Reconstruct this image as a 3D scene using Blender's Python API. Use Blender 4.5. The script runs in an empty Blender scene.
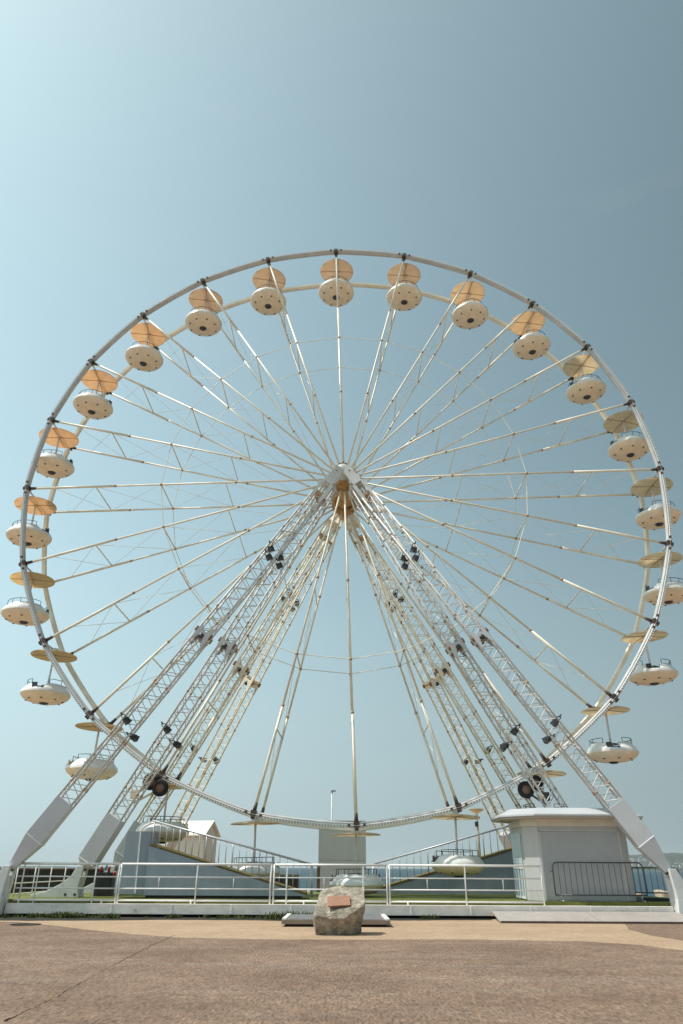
import bpy, bmesh, math, random
from mathutils import Vector, Matrix, noise
random.seed(7)
PI = math.pi
sc = bpy.context.scene
COL = sc.collection
V = Vector

# ------------------------------------------------------------------ mesh builder
class MB:
    def __init__(s): s.v = []; s.f = []; s.m = []; s.smooth = []
    def add(s, vs, fs, mi=0, smooth=False):
        o = len(s.v); s.v += [tuple(p) for p in vs]
        for f in fs: s.f.append(tuple(o + i for i in f)); s.m.append(mi); s.smooth.append(smooth)
    def box(s, c, d, mi=0, rot=None):
        hx, hy, hz = d[0]/2, d[1]/2, d[2]/2
        vs = [V((x, y, z)) for x in (-hx, hx) for y in (-hy, hy) for z in (-hz, hz)]
        if rot is not None: vs = [rot @ p for p in vs]
        s.add([p + V(c) for p in vs], [(0,1,3,2),(4,6,7,5),(0,4,5,1),(2,3,7,6),(0,2,6,4),(1,5,7,3)], mi)
    def bar(s, a, b, w, h, up=(0,0,1), mi=0, w2=None, h2=None):
        # rectangular bar from a to b, width w (sideways) and height h (along up); w2, h2 at the far end
        a, b = V(a), V(b); t = (b-a).normalized(); sd = t.cross(V(up))
        if sd.length < 1e-5: sd = t.cross(V((0,1,0)))
        sd.normalize(); u = sd.cross(t).normalized()
        w2 = w if w2 is None else w2; h2 = h if h2 is None else h2
        vs = [p + sd*x*ww/2 + u*z*hh/2 for p, ww, hh in ((a,w,h),(b,w2,h2)) for x, z in ((-1,-1),(1,-1),(1,1),(-1,1))]
        s.add(vs, [(0,1,2,3),(7,6,5,4),(0,4,5,1),(1,5,6,2),(2,6,7,3),(3,7,4,0)], mi)
    def tube(s, a, b, r, n=6, mi=0, r2=None, caps=True):
        s.path([a, b], r, n, mi, r2=r2, caps=caps)
    def path(s, pts, r, n=6, mi=0, closed=False, r2=None, caps=True):
        pts = [V(p) for p in pts]; N = len(pts); base = len(s.v); prev = None
        for i, p in enumerate(pts):
            if closed: t = pts[(i+1) % N] - pts[i-1]
            else: t = pts[min(i+1, N-1)] - pts[max(i-1, 0)]
            t.normalize()
            if prev is None:
                u = t.cross(V((0,0,1)))
                if u.length < 1e-3: u = t.cross(V((0,1,0)))
                u.normalize()
            else:
                u = (prev - t*prev.dot(t)).normalized()
            prev = u; w = t.cross(u)
            rr = r if r2 is None else r + (r2-r)*i/max(N-1, 1)
            s.v += [tuple(p + (u*math.cos(2*PI*k/n) + w*math.sin(2*PI*k/n))*rr) for k in range(n)]
        for i in range(N if closed else N-1):
            j = (i+1) % N
            for k in range(n):
                l = (k+1) % n
                s.f.append((base+i*n+k, base+i*n+l, base+j*n+l, base+j*n+k)); s.m.append(mi); s.smooth.append(n > 4)
        if caps and not closed:
            s.f.append(tuple(base+k for k in range(n))[::-1]); s.m.append(mi); s.smooth.append(False)
            s.f.append(tuple(base+(N-1)*n+k for k in range(n))); s.m.append(mi); s.smooth.append(False)
    def lathe(s, prof, n=24, c=(0,0,0), mi=0, axis='Z', smooth=True, a0=0, a1=2*PI):
        full = abs(a1-a0-2*PI) < 1e-6; base = len(s.v); M = n if full else n+1
        for r, z in prof:
            for k in range(M):
                a = a0 + (a1-a0)*k/n
                if axis == 'Z': p = (c[0]+r*math.cos(a), c[1]+r*math.sin(a), c[2]+z)
                else: p = (c[0]+r*math.cos(a), c[1]+z, c[2]-r*math.sin(a))
                s.v.append(p)
        for i in range(len(prof)-1):
            for k in range(n):
                l = (k+1) % M
                s.f.append((base+i*M+k, base+i*M+l, base+(i+1)*M+l, base+(i+1)*M+k)); s.m.append(mi); s.smooth.append(smooth)
    def prism(s, poly, y0, y1, mi=0):      # poly of (x, z), extruded along y
        n = len(poly)
        s.add([(x, y0, z) for x, z in poly] + [(x, y1, z) for x, z in poly],
              [tuple(range(n)), tuple(range(2*n-1, n-1, -1))] + [(i, n+i, n+(i+1) % n, (i+1) % n) for i in range(n)], mi)
    def plan(s, poly, z0, z1, mi=0, poly2=None):   # poly of (x, y), extruded along z
        n = len(poly); p2 = poly2 or poly
        s.add([(x, y, z0) for x, y in poly] + [(x, y, z1) for x, y in p2],
              [tuple(range(n))[::-1], tuple(range(n, 2*n))] + [(i, (i+1) % n, n+(i+1) % n, n+i) for i in range(n)], mi)
    def build(s, name, mats, parent=None, loc=None, bevel=0, recalc=True):
        me = bpy.data.meshes.new(name); me.from_pydata(s.v, [], s.f)
        for m in (mats if isinstance(mats, (list, tuple)) else [mats]): me.materials.append(m)
        me.polygons.foreach_set('material_index', s.m); me.polygons.foreach_set('use_smooth', s.smooth)
        if recalc:
            bm = bmesh.new(); bm.from_mesh(me); bmesh.ops.recalc_face_normals(bm, faces=bm.faces); bm.to_mesh(me); bm.free()
        me.update()
        o = bpy.data.objects.new(name, me); COL.objects.link(o)
        if loc: o.location = loc
        if parent: o.parent = parent
        if bevel:
            b = o.modifiers.new('bevel', 'BEVEL'); b.width = bevel; b.segments = 2; b.limit_method = 'ANGLE'; b.angle_limit = 0.6
        return o

def tag(o, label=None, cat=None, group=None, kind=None):
    for k, v in (('label', label), ('category', cat), ('group', group), ('kind', kind)):
        if v: o[k] = v
    return o
def thing(name, label, cat, loc=(0,0,0), rz=0, group=None):
    o = bpy.data.objects.new(name, None); COL.objects.link(o); o.location = loc; o.rotation_euler = (0,0,rz)
    o.empty_display_size = .2
    return tag(o, label, cat, group)

# ------------------------------------------------------------------ materials
def mat(name, col, rough=.5, metal=0, vary=.12, scale=3., rust=0., rust_col=(.22,.10,.04), rust_scale=6., bump=0., bump_scale=40.,
        spec=.5, trans=0., streak=None):
    m = bpy.data.materials.new(name); m.use_nodes = True; nt = m.node_tree; N = nt.nodes; L = nt.links
    b = N['Principled BSDF']; b.inputs['Roughness'].default_value = rough; b.inputs['Metallic'].default_value = metal
    b.inputs['Specular IOR Level'].default_value = spec
    tc = N.new('ShaderNodeTexCoord'); src = tc.outputs['Object']
    if streak:
        mp = N.new('ShaderNodeMapping'); mp.inputs['Scale'].default_value = streak; L.new(src, mp.inputs['Vector']); src = mp.outputs['Vector']
    no = N.new('ShaderNodeTexNoise'); no.inputs['Scale'].default_value = scale; no.inputs['Detail'].default_value = 6; no.inputs['Roughness'].default_value = .65
    L.new(src, no.inputs['Vector'])
    mr = N.new('ShaderNodeMapRange'); mr.inputs['From Min'].default_value = .3; mr.inputs['From Max'].default_value = .7
    mr.inputs['To Min'].default_value = 1-vary; mr.inputs['To Max'].default_value = 1+vary*.6; L.new(no.outputs['Fac'], mr.inputs['Value'])
    mx = N.new('ShaderNodeMix'); mx.data_type = 'RGBA'; mx.blend_type = 'MULTIPLY'; mx.inputs['Factor'].default_value = 1
    mx.inputs['A'].default_value = (*col, 1); L.new(mr.outputs['Result'], mx.inputs['B']); out = mx.outputs['Result']
    if rust > 0:
        n2 = N.new('ShaderNodeTexNoise'); n2.inputs['Scale'].default_value = rust_scale; n2.inputs['Detail'].default_value = 8; n2.inputs['Roughness'].default_value = .7
        L.new(tc.outputs['Object'], n2.inputs['Vector'])
        r2 = N.new('ShaderNodeMapRange'); r2.inputs['From Min'].default_value = .72 - rust*.35; r2.inputs['From Max'].default_value = .80 - rust*.25
        L.new(n2.outputs['Fac'], r2.inputs['Value'])
        m2 = N.new('ShaderNodeMix'); m2.data_type = 'RGBA'; m2.inputs['B'].default_value = (*rust_col, 1)
        L.new(r2.outputs['Result'], m2.inputs['Factor']); L.new(out, m2.inputs['A']); out = m2.outputs['Result']
    L.new(out, b.inputs['Base Color'])
    if bump:
        n3 = N.new('ShaderNodeTexNoise'); n3.inputs['Scale'].default_value = bump_scale; n3.inputs['Detail'].default_value = 5
        L.new(tc.outputs['Object'], n3.inputs['Vector'])
        bp = N.new('ShaderNodeBump'); bp.inputs['Strength'].default_value = bump; bp.inputs['Distance'].default_value = .02
        L.new(n3.outputs['Fac'], bp.inputs['Height']); L.new(bp.outputs['Normal'], b.inputs['Normal'])
    if trans:
        tr = N.new('ShaderNodeBsdfTranslucent'); L.new(out, tr.inputs['Color'])
        ms = N.new('ShaderNodeMixShader'); ms.inputs['Fac'].default_value = trans
        L.new(b.outputs['BSDF'], ms.inputs[1]); L.new(tr.outputs['BSDF'], ms.inputs[2]); L.new(ms.outputs['Shader'], N['Material Output'].inputs['Surface'])
    return m

M = {}
M['white'] = mat('white_paint', (.74,.74,.72), .42, vary=.14, scale=2.5, rust=.12, rust_col=(.36,.27,.19))
M['shell'] = mat('white_fibreglass', (.78,.77,.73), .28, vary=.12, scale=2.2, rust=.08, rust_col=(.45,.38,.28), rust_scale=3)
M['hull'] = mat('bounce_tinted_white', (.88,.73,.55), .4, vary=.14, scale=2.6, rust=.16, rust_col=(.42,.31,.2), rust_scale=5)  # white basket underside with warm ground bounce painted into its colour
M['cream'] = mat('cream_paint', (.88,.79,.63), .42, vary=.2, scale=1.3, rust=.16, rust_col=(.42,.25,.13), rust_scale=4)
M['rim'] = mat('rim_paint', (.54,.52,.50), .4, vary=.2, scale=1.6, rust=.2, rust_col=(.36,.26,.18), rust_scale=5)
M['rusty'] = mat('rusty_steel', (.27,.155,.08), .75, vary=.45, scale=7, rust=.25, rust_col=(.07,.045,.035))
M['coupling'] = mat('stained_coupling', (.48,.32,.20), .6, vary=.4, scale=9)
M['hub'] = mat('rust_stained_hub', (.58,.33,.12), .6, vary=.35, scale=4, rust=.6, rust_col=(.17,.06,.02), rust_scale=5)
M['dark'] = mat('dark_steel', (.045,.046,.05), .5, vary=.3)
M['clamp'] = mat('dark_clamp', (.10,.065,.045), .6, vary=.5, scale=12)
M['rubber'] = mat('black_rubber', (.018,.018,.019), .85, vary=.3)
M['hubcap'] = mat('brown_wheel_disc', (.23,.13,.08), .6, vary=.3, scale=9)
M['glass'] = mat('lamp_glass', (.30,.33,.36), .12, vary=.1, spec=.8)
M['truss'] = mat('truss_white', (.66,.64,.60), .42, vary=.2, scale=1.4, rust=.16, rust_col=(.38,.27,.17), rust_scale=4)
M['truss_cream'] = mat('truss_cream', (.89,.80,.64), .45, vary=.2, scale=1.4, rust=.2, rust_col=(.40,.26,.14), rust_scale=4)
M['clad'] = mat('cladding_paint', (.58,.585,.60), .38, vary=.08, scale=1.5, rust=.05, rust_col=(.42,.34,.26))
M['led'] = mat('strip_cap', (.82,.82,.80), .3, vary=.08)
M['metal'] = mat('galvanised', (.36,.37,.38), .45, .6, vary=.22, scale=6)
M['barrier'] = mat('barrier_steel', (.10,.10,.10), .5, .5, vary=.3, scale=6, rust=.15)
M['fence'] = mat('white_rail_paint', (.86,.83,.81), .42, vary=.12, scale=4, rust=.2, rust_col=(.42,.24,.14), rust_scale=7)
M['panel'] = mat('blue_grey_sheet', (.285,.335,.385), .42, vary=.10, scale=1.2, rust=.06, rust_col=(.30,.32,.32), streak=(3,3,.4))
M['edge'] = mat('mustard_edge', (.17,.125,.03), .7, vary=.4, scale=9)
M['rail_grey'] = mat('grey_handrail', (.52,.52,.54), .4, .3, vary=.15)
M['booth'] = mat('grey_booth_sheet', (.50,.515,.50), .45, vary=.08, scale=1, streak=(4,4,.3))
M['hut'] = mat('hut_wall', (.50,.495,.48), .5, vary=.07, scale=1.2, rust=.06, rust_col=(.5,.46,.4), streak=(3,3,.5))
M['roof'] = mat('hut_roof', (.52,.53,.54), .3, vary=.08, scale=1.5)
M['soffit'] = mat('hut_soffit', (.46,.40,.34), .6, vary=.12)
M['shutter'] = mat('hut_shutter', (.40,.41,.41), .45, vary=.07)
M['siding'] = mat('reflection_tinted_siding', (.50,.58,.60), .35, vary=.08)  # bluish reflections are painted into this base colour
M['hutglass'] = mat('booth_glass', (.32,.42,.45), .06, vary=.1, spec=.9)
M['trim'] = mat('bright_trim', (.82,.83,.83), .3, vary=.05)
M['cabinet'] = mat('black_cabinet', (.03,.032,.03), .55, vary=.4)
M['red'] = mat('red_plug', (.40,.03,.03), .4)
M['cyan'] = mat('cyan_plug', (.15,.5,.6), .4)
M['yellow'] = mat('yellow_panel', (.62,.40,.03), .45, vary=.1)
M['purple'] = mat('purple_panel', (.09,.03,.13), .45, vary=.1)
M['seat'] = mat('seat_plastic', (.30,.31,.33), .5, vary=.1)
M['kerb'] = mat('kerb_paint', (.93,.84,.76), .55, vary=.2, scale=2, rust=.3, rust_col=(.34,.25,.17), rust_scale=2.6, streak=(1,1,2))
M['under'] = mat('underframe_and_shade', (.04,.035,.03), .8)  # deck underframe colour, also painted shade beneath ramp panel and plinth
M['nearblack'] = mat('near_black_ground', (.024,.020,.013), .95, vary=.5, scale=6, bump=.6)
M['leaf'] = mat('weed_leaf', (.085,.105,.022), .7, vary=.5, scale=2, trans=.25)
M['plaque'] = mat('terracotta_plaque', (.37,.185,.11), .6, vary=.18, scale=14, bump=.3)
M['plinth'] = mat('plinth_concrete', (.27,.22,.18), .8, vary=.2, scale=5, bump=.4)
M['plinthtop'] = mat('plinth_slate', (.16,.16,.165), .6, vary=.3, scale=5)
M['ramp'] = mat('ribbed_ramp', (.46,.415,.38), .5, .2, vary=.12, scale=3)
M['rampedge'] = mat('ramp_edge', (.10,.06,.05), .7, vary=.3)
M['hedge'] = mat('dark_screen', (.02,.024,.015), .85, vary=.5, scale=3)
M['wood'] = mat('brown_wood', (.20,.10,.04), .8, vary=.4)
M['searock'] = mat('tan_sea_rock', (.50,.42,.31), .85, vary=.3, scale=2, bump=.5, bump_scale=8)
M['palerock'] = mat('pale_sea_rock', (.62,.58,.52), .85, vary=.3, scale=2, bump=.5, bump_scale=8)
M['gable_wall'] = mat('cream_boards', (.66,.62,.54), .55, vary=.1, streak=(8,8,.5))
M['gable_roof'] = mat('cream_roof', (.80,.74,.64), .5, vary=.08)
M['ribs'] = mat('canopy_rib', (.42,.27,.14), .6)
CAN = {}
for key, c in (('tan', (.82,.65,.46)), ('orange', (.85,.64,.44)), ('mustard', (.84,.68,.43)), ('pale', (.88,.76,.58)), ('ivory', (.87,.77,.60)), ('beige', (.70,.56,.42))):
    CAN[key] = mat('canopy_' + key, c, .42, vary=.12, scale=2.2, rust=.08, rust_col=(.55,.38,.22), trans=.62)

# rock material
def rock_material():
    m = bpy.data.materials.new('boulder_stone'); m.use_nodes = True; nt = m.node_tree; N = nt.nodes; L = nt.links; b = N['Principled BSDF']
    b.inputs['Roughness'].default_value = .88
    tc = N.new('ShaderNodeTexCoord')
    n1 = N.new('ShaderNodeTexNoise'); n1.inputs['Scale'].default_value = 5; n1.inputs['Detail'].default_value = 9; n1.inputs['Roughness'].default_value = .7
    n2 = N.new('ShaderNodeTexNoise'); n2.inputs['Scale'].default_value = 45; n2.inputs['Detail'].default_value = 4
    L.new(tc.outputs['Object'], n1.inputs['Vector']); L.new(tc.outputs['Object'], n2.inputs['Vector'])
    cr = N.new('ShaderNodeValToRGB'); e = cr.color_ramp.elements
    e[0].position = .32; e[0].color = (.12,.10,.078,1); e[1].position = .62; e[1].color = (.47,.405,.31,1)
    L.new(n1.outputs['Fac'], cr.inputs['Fac'])
    mx = N.new('ShaderNodeMix'); mx.data_type = 'RGBA'; mx.blend_type = 'OVERLAY'; mx.inputs['Factor'].default_value = .6
    L.new(cr.outputs['Color'], mx.inputs['A']); L.new(n2.outputs['Fac'], mx.inputs['B']); L.new(mx.outputs['Result'], b.inputs['Base Color'])
    ad = N.new('ShaderNodeMath'); ad.operation = 'ADD'; L.new(n1.outputs['Fac'], ad.inputs[0]); L.new(n2.outputs['Fac'], ad.inputs[1])
    bp = N.new('ShaderNodeBump'); bp.inputs['Strength'].default_value = .8; bp.inputs['Distance'].default_value = .03
    L.new(ad.outputs[0], bp.inputs['Height']); L.new(bp.outputs['Normal'], b.inputs['Normal'])
    return m
M['rock'] = rock_material()

def ground_material(name, c1, c2, c3, streaks=.35, grit=.55):
    # worn asphalt / concrete: large stains, faint sideways wear bands, grit and pits
    m = bpy.data.materials.new(name); m.use_nodes = True; nt = m.node_tree; N = nt.nodes; L = nt.links; b = N['Principled BSDF']
    b.inputs['Roughness'].default_value = .9; b.inputs['Specular IOR Level'].default_value = .25
    tc = N.new('ShaderNodeTexCoord')
    def nz(sc_, det, mapping=None, rough=.6):
        n = N.new('ShaderNodeTexNoise'); n.inputs['Scale'].default_value = sc_; n.inputs['Detail'].default_value = det; n.inputs['Roughness'].default_value = rough
        if mapping:
            mp = N.new('ShaderNodeMapping'); mp.inputs['Scale'].default_value = mapping; L.new(tc.outputs['Object'], mp.inputs['Vector']); L.new(mp.outputs['Vector'], n.inputs['Vector'])
        else: L.new(tc.outputs['Object'], n.inputs['Vector'])
        return n.outputs['Fac']
    big = nz(.45, 7); cr = N.new('ShaderNodeValToRGB'); e = cr.color_ramp.elements
    e[0].position = .36; e[0].color = (*c1, 1); e[1].position = .64; e[1].color = (*c2, 1); L.new(big, cr.inputs['Fac'])
    st = nz(1., 6, (.16, 1.1, 1)); r1 = N.new('ShaderNodeMapRange'); r1.inputs['From Min'].default_value = .52; r1.inputs['From Max'].default_value = .72
    r1.inputs['To Max'].default_value = streaks; L.new(st, r1.inputs['Value'])
    m1 = N.new('ShaderNodeMix'); m1.data_type = 'RGBA'; m1.inputs['B'].default_value = (*c3, 1); L.new(r1.outputs['Result'], m1.inputs['Factor']); L.new(cr.outputs['Color'], m1.inputs['A'])
    gr = nz(26, 4, (1,.24,1), .8); r2 = N.new('ShaderNodeMapRange'); r2.inputs['From Min'].default_value = .3; r2.inputs['From Max'].default_value = .7
    r2.inputs['To Min'].default_value = 1-grit; r2.inputs['To Max'].default_value = 1+grit*.7; L.new(gr, r2.inputs['Value'])
    md = nz(4.5, 6, (1.,.55,1), .7); r3 = N.new('ShaderNodeMapRange'); r3.inputs['From Min'].default_value = .32; r3.inputs['From Max'].default_value = .68
    r3.inputs['To Min'].default_value = 1-grit*.34; r3.inputs['To Max'].default_value = 1+grit*.26; L.new(md, r3.inputs['Value'])
    mu = N.new('ShaderNodeMath'); mu.operation = 'MULTIPLY'; L.new(r2.outputs['Result'], mu.inputs[0]); L.new(r3.outputs['Result'], mu.inputs[1])
    m2 = N.new('ShaderNodeMix'); m2.data_type = 'RGBA'; m2.blend_type = 'MULTIPLY'; m2.inputs['Factor'].default_value = 1
    L.new(m1.outputs['Result'], m2.inputs['A']); L.new(mu.outputs[0], m2.inputs['B'])
    L.new(m2.outputs['Result'], b.inputs['Base Color'])
    bp = N.new('ShaderNodeBump'); bp.inputs['Strength'].default_value = .5; bp.inputs['Distance'].default_value = .015
    L.new(gr, bp.inputs['Height']); L.new(bp.outputs['Normal'], b.inputs['Normal'])
    return m
M['asphalt'] = ground_material('worn_asphalt', (.190,.122,.084), (.265,.180,.126), (.33,.265,.215), .42, .68)
M['strip'] = ground_material('pale_concrete', (.37,.255,.165), (.44,.315,.21), (.47,.365,.265), .35, .35)
M['turf'] = mat('green_turf', (.155,.17,.028), .9, vary=.4, scale=9, bump=.8, bump_scale=90)
M['hill'] = mat('wooded_hill', (.028,.040,.030), .95, vary=.6, scale=.012)

def sea_material():
    m = bpy.data.materials.new('sea_water'); m.use_nodes = True; nt = m.node_tree; N = nt.nodes; L = nt.links; b = N['Principled BSDF']
    b.inputs['Base Color'].default_value = (.03,.062,.082,1); b.inputs['Roughness'].default_value = .4; b.inputs['IOR'].default_value = 1.33; b.inputs['Specular IOR Level'].default_value = .12
    tc = N.new('ShaderNodeTexCoord'); mp = N.new('ShaderNodeMapping'); mp.inputs['Scale'].default_value = (.25, .8, 1)
    L.new(tc.outputs['Object'], mp.inputs['Vector'])
    n = N.new('ShaderNodeTexNoise'); n.inputs['Scale'].default_value = .7; n.inputs['Detail'].default_value = 8; L.new(mp.outputs['Vector'], n.inputs['Vector'])
    bp = N.new('ShaderNodeBump'); bp.inputs['Strength'].default_value = 1.; bp.inputs['Distance'].default_value = .6
    L.new(n.outputs['Fac'], bp.inputs['Height']); L.new(bp.outputs['Normal'], b.inputs['Normal'])
    return m
M['sea'] = sea_material()

# ------------------------------------------------------------------ camera, sun, sky
CAMZ = 1.5
p_, r_ = .4745, .0051
F = V((0, math.cos(p_), math.sin(p_))); R0 = V((1,0,0)); U0 = R0.cross(F)
RR = R0*math.cos(r_) + U0*math.sin(r_); UU = -R0*math.sin(r_) + U0*math.cos(r_)
cd = bpy.data.cameras.new('camera'); cam = bpy.data.objects.new('camera', cd); COL.objects.link(cam)
mw = Matrix((RR, UU, -F)).transposed().to_4x4(); mw.translation = (0,0,CAMZ); cam.matrix_world = mw
cd.sensor_fit = 'VERTICAL'; cd.sensor_height = 36; cd.lens = 692.46*36/1024; cd.clip_start = .1; cd.clip_end = 30000
sc.camera = cam

S = V((-.48, -.04, .87)).normalized()
SUN_EL = math.asin(S.z); SUN_AZ = math.atan2(S.x, S.y)          # azimuth from +Y towards +X
sl = bpy.data.lights.new('sun', 'SUN'); sl.energy = 4.5; sl.angle = math.radians(.55); sl.color = (1, .955, .88)
so = bpy.data.objects.new('sun', sl); COL.objects.link(so); so.rotation_euler = S.to_track_quat('Z', 'Y').to_euler(); so.location = S*80
w = bpy.data.worlds.new('World'); sc.world = w; w.use_nodes = True; nt = w.node_tree; N = nt.nodes; L = nt.links
bg = N['Background']; sk = N.new('ShaderNodeTexSky'); sk.sky_type = 'NISHITA'; sk.sun_disc = False
sk.sun_elevation = SUN_EL; sk.sun_rotation = SUN_AZ; sk.altitude = 0; sk.air_density = 1.0; sk.dust_density = 1.6; sk.ozone_density = 1.0
hs = N.new('ShaderNodeHueSaturation'); hs.inputs['Saturation'].default_value = .58; L.new(sk.outputs['Color'], hs.inputs['Color'])
tn = N.new('ShaderNodeMix'); tn.data_type = 'RGBA'; tn.blend_type = 'MULTIPLY'; tn.inputs['Factor'].default_value = 1
tn.inputs['B'].default_value = (.99/3.4, 1.175/3.4, 1.06/3.4, 1); L.new(hs.outputs['Color'], tn.inputs['A'])
gm = N.new('ShaderNodeGamma'); gm.inputs['Gamma'].default_value = 1.15; L.new(tn.outputs['Result'], gm.inputs['Color'])
sg = N.new('ShaderNodeMix'); sg.data_type = 'RGBA'; sg.blend_type = 'MULTIPLY'; sg.inputs['Factor'].default_value = 1
sg.inputs['B'].default_value = (3.4, 3.4, 3.4, 1); L.new(gm.outputs['Color'], sg.inputs['A'])
# pale sea air low over the horizon, and a few thin streaks of cirrus
tc = N.new('ShaderNodeTexCoord'); sx = N.new('ShaderNodeSeparateXYZ'); L.new(tc.outputs['Generated'], sx.inputs['Vector'])
hr = N.new('ShaderNodeMapRange'); hr.interpolation_type = 'SMOOTHSTEP'; hr.inputs['From Min'].default_value = .42; hr.inputs['From Max'].default_value = -.02
hr.inputs['To Min'].default_value = 0; hr.inputs['To Max'].default_value = .92; L.new(sx.outputs['Z'], hr.inputs['Value'])
hm = N.new('ShaderNodeMix'); hm.data_type = 'RGBA'; hm.inputs['B'].default_value = (3.10, 3.78, 4.05, 1)
L.new(hr.outputs['Result'], hm.inputs['Factor']); L.new(sg.outputs['Result'], hm.inputs['A'])
mp = N.new('ShaderNodeMapping'); mp.inputs['Scale'].default_value = (1.3, 2.0, 9.0); mp.inputs['Rotation'].default_value = (0, .12, 0); L.new(tc.outputs['Generated'], mp.inputs['Vector'])
cn = N.new('ShaderNodeTexNoise'); cn.inputs['Scale'].default_value = 1.6; cn.inputs['Detail'].default_value = 7; cn.inputs['Roughness'].default_value = .6; L.new(mp.outputs['Vector'], cn.inputs['Vector'])
cr = N.new('ShaderNodeMapRange'); cr.inputs['From Min'].default_value = .62; cr.inputs['From Max'].default_value = .86; cr.inputs['To Max'].default_value = .10; L.new(cn.outputs['Fac'], cr.inputs['Value'])
cm = N.new('ShaderNodeMix'); cm.data_type = 'RGBA'; cm.inputs['B'].default_value = (5.2, 5.6, 5.8, 1)
L.new(cr.outputs['Result'], cm.inputs['Factor']); L.new(hm.outputs['Result'], cm.inputs['A'])
# soft ceiling on the aureole, and the brighter air on the sun's side of the sky
ca = N.new('ShaderNodeVectorMath'); ca.operation = 'ADD'; ca.inputs[1].default_value = (5, 5.6, 6.4); L.new(cm.outputs['Result'], ca.inputs[0])
cv = N.new('ShaderNodeVectorMath'); cv.operation = 'DIVIDE'; L.new(cm.outputs['Result'], cv.inputs[0]); L.new(ca.outputs[0], cv.inputs[1])
ce = N.new('ShaderNodeVectorMath'); ce.operation = 'MULTIPLY'; ce.inputs[1].default_value = (8.15, 9.9, 11.0); L.new(cv.outputs[0], ce.inputs[0])
fr = N.new('ShaderNodeMapRange'); fr.inputs['From Min'].default_value = -.5; fr.inputs['From Max'].default_value = .5; fr.inputs['To Min'].default_value = 1.20; fr.inputs['To Max'].default_value = .61
L.new(sx.outputs['X'], fr.inputs['Value'])
fm = N.new('ShaderNodeMix'); fm.data_type = 'RGBA'; fm.blend_type = 'MULTIPLY'; fm.inputs['Factor'].default_value = 1
L.new(ce.outputs[0], fm.inputs['A']); L.new(fr.outputs['Result'], fm.inputs['B'])
L.new(fm.outputs['Result'], bg.inputs['Color']); bg.inputs['Strength'].default_value = .15
sc.view_settings.view_transform = 'Standard'; sc.view_settings.look = 'None'; sc.view_settings.gamma = 1
sc.view_settings.use_curve_mapping = False; sc.view_settings.exposure = 0

# ------------------------------------------------------------------ setting: ground, sea, hills
def sheet(name, poly, z, m, kind='structure'):
    pts = []                                            # worn, slightly wandering edge
    for i, (x, y) in enumerate(poly):
        x2, y2 = poly[(i+1) % len(poly)]; d = math.hypot(x2-x, y2-y); n = max(1, min(40, int(d/.22)))
        for k in range(n):
            px, py = x+(x2-x)*k/n, y+(y2-y)*k/n
            pts.append((px, py + .10*noise.noise(V((px*1.1, py*1.1, 4))) + .07*noise.noise(V((px*4, py*4, 8)))))
    poly = pts
    b = MB(); b.add([(x, y, z) for x, y in poly], [tuple(range(len(poly)))])
    o = b.build(name, m, recalc=False)
    if o.data.polygons[0].normal.z < 0: o.data.flip_normals()
    tag(o, kind=kind); return o
gb = MB()
shore = [(-70,46),(-40,47.5),(-15,47),(0,48.5),(14,46.5),(24,44),(70,42)]
gb.add([(x, -30, 0) for x, y in shore] + [(x, y, 0) for x, y in shore] + [(x, y+5, -3) for x, y in shore],
       [(i, i+1, 7+i+1, 7+i) for i in range(6)] + [(7+i, 8+i, 15+i, 14+i) for i in range(6)])
tag(gb.build('ground', M['strip'], recalc=False), kind='structure')
sheet('asphalt_yard', [(-30,-12),(30,-12),(30,15),(8.0,14.2),(7.25,16.6),(6.7,18.1),(5.5,18.9),(2.7,19.2),(0,18.92),(-2,19.0),(-3.8,19.3),(-5.2,20.2),(-6.6,21.4),(-8.2,22.9),(-9.6,24.2),(-16,24.9),(-30,25)], .004, M['asphalt'])
sheet('asphalt_patch', [(8.9,16.2),(30,15.3),(30,26.2),(9.4,26.2),(8.75,24.6),(8.1,22.6),(7.95,20.6),(8.25,18.6)], .004, M['asphalt'])
sheet('dark_kerb_strip', [(-14,26.3),(-12,25.0),(-9.6,24.75),(-7.5,25.0),(-5.5,25.55),(-3,25.5),(-1.5,25.2),(1,25.6),(3,25.9),(5,26.1),(5,27.2),(-14,27.2)], .008, M['nearblack'])  # near-black strip laid on the ground along the kerb foot
# crack across the asphalt and a thin rust coloured joint
def ribbon(name, pts, wf, z, m):
    b = MB(); n = 60; P = [V(p) for p in pts]; segs = []
    for i in range(n+1):
        t = i/n*(len(P)-1); k = min(int(t), len(P)-2); p = P[k].lerp(P[k+1], t-k); d = (P[k+1]-P[k]).normalized(); nn = V((-d.y, d.x))
        j = noise.noise(V((i*.45, 3.1, 0)))*.05; ww = wf(i/n)*(1+.9*noise.noise(V((i*.7, 0, 9)))); p = p + nn*j
        segs += [p+nn*ww, p-nn*ww]
    b.add([(q.x, q.y, z) for q in segs], [(2*i, 2*i+1, 2*i+3, 2*i+2) for i in range(n)])
    o = b.build(name, m, recalc=False)
    if o.data.polygons[0].normal.z < 0: o.data.flip_normals()
    return tag(o, kind='structure')
ribbon('ground_crack', [(-3.62,9.2),(-3.62,10.5),(-3.75,12.4),(-3.85,14)], lambda t: max(.002, .030*(1-.7*t)*(.12+1.5*max(0, noise.noise(V((t*9.3, 2.7, 1))))+.35*max(0, noise.noise(V((t*31, 6.1, 1)))))), .008, mat('crack_shadow_gap', (.010,.008,.007), 1, spec=.0))
ribbon('ground_joint', [(-3.85,14),(-4.0,17.5),(-4.07,20.0)], lambda t: .007, .008, M['nearblack'])
ribbon('ground_joint', [(2.62,19.2),(2.1,14),(1.57,9.4),(1.4,8)], lambda t: .003, .009, mat('joint_sand', (.36,.24,.15), .9))
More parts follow.
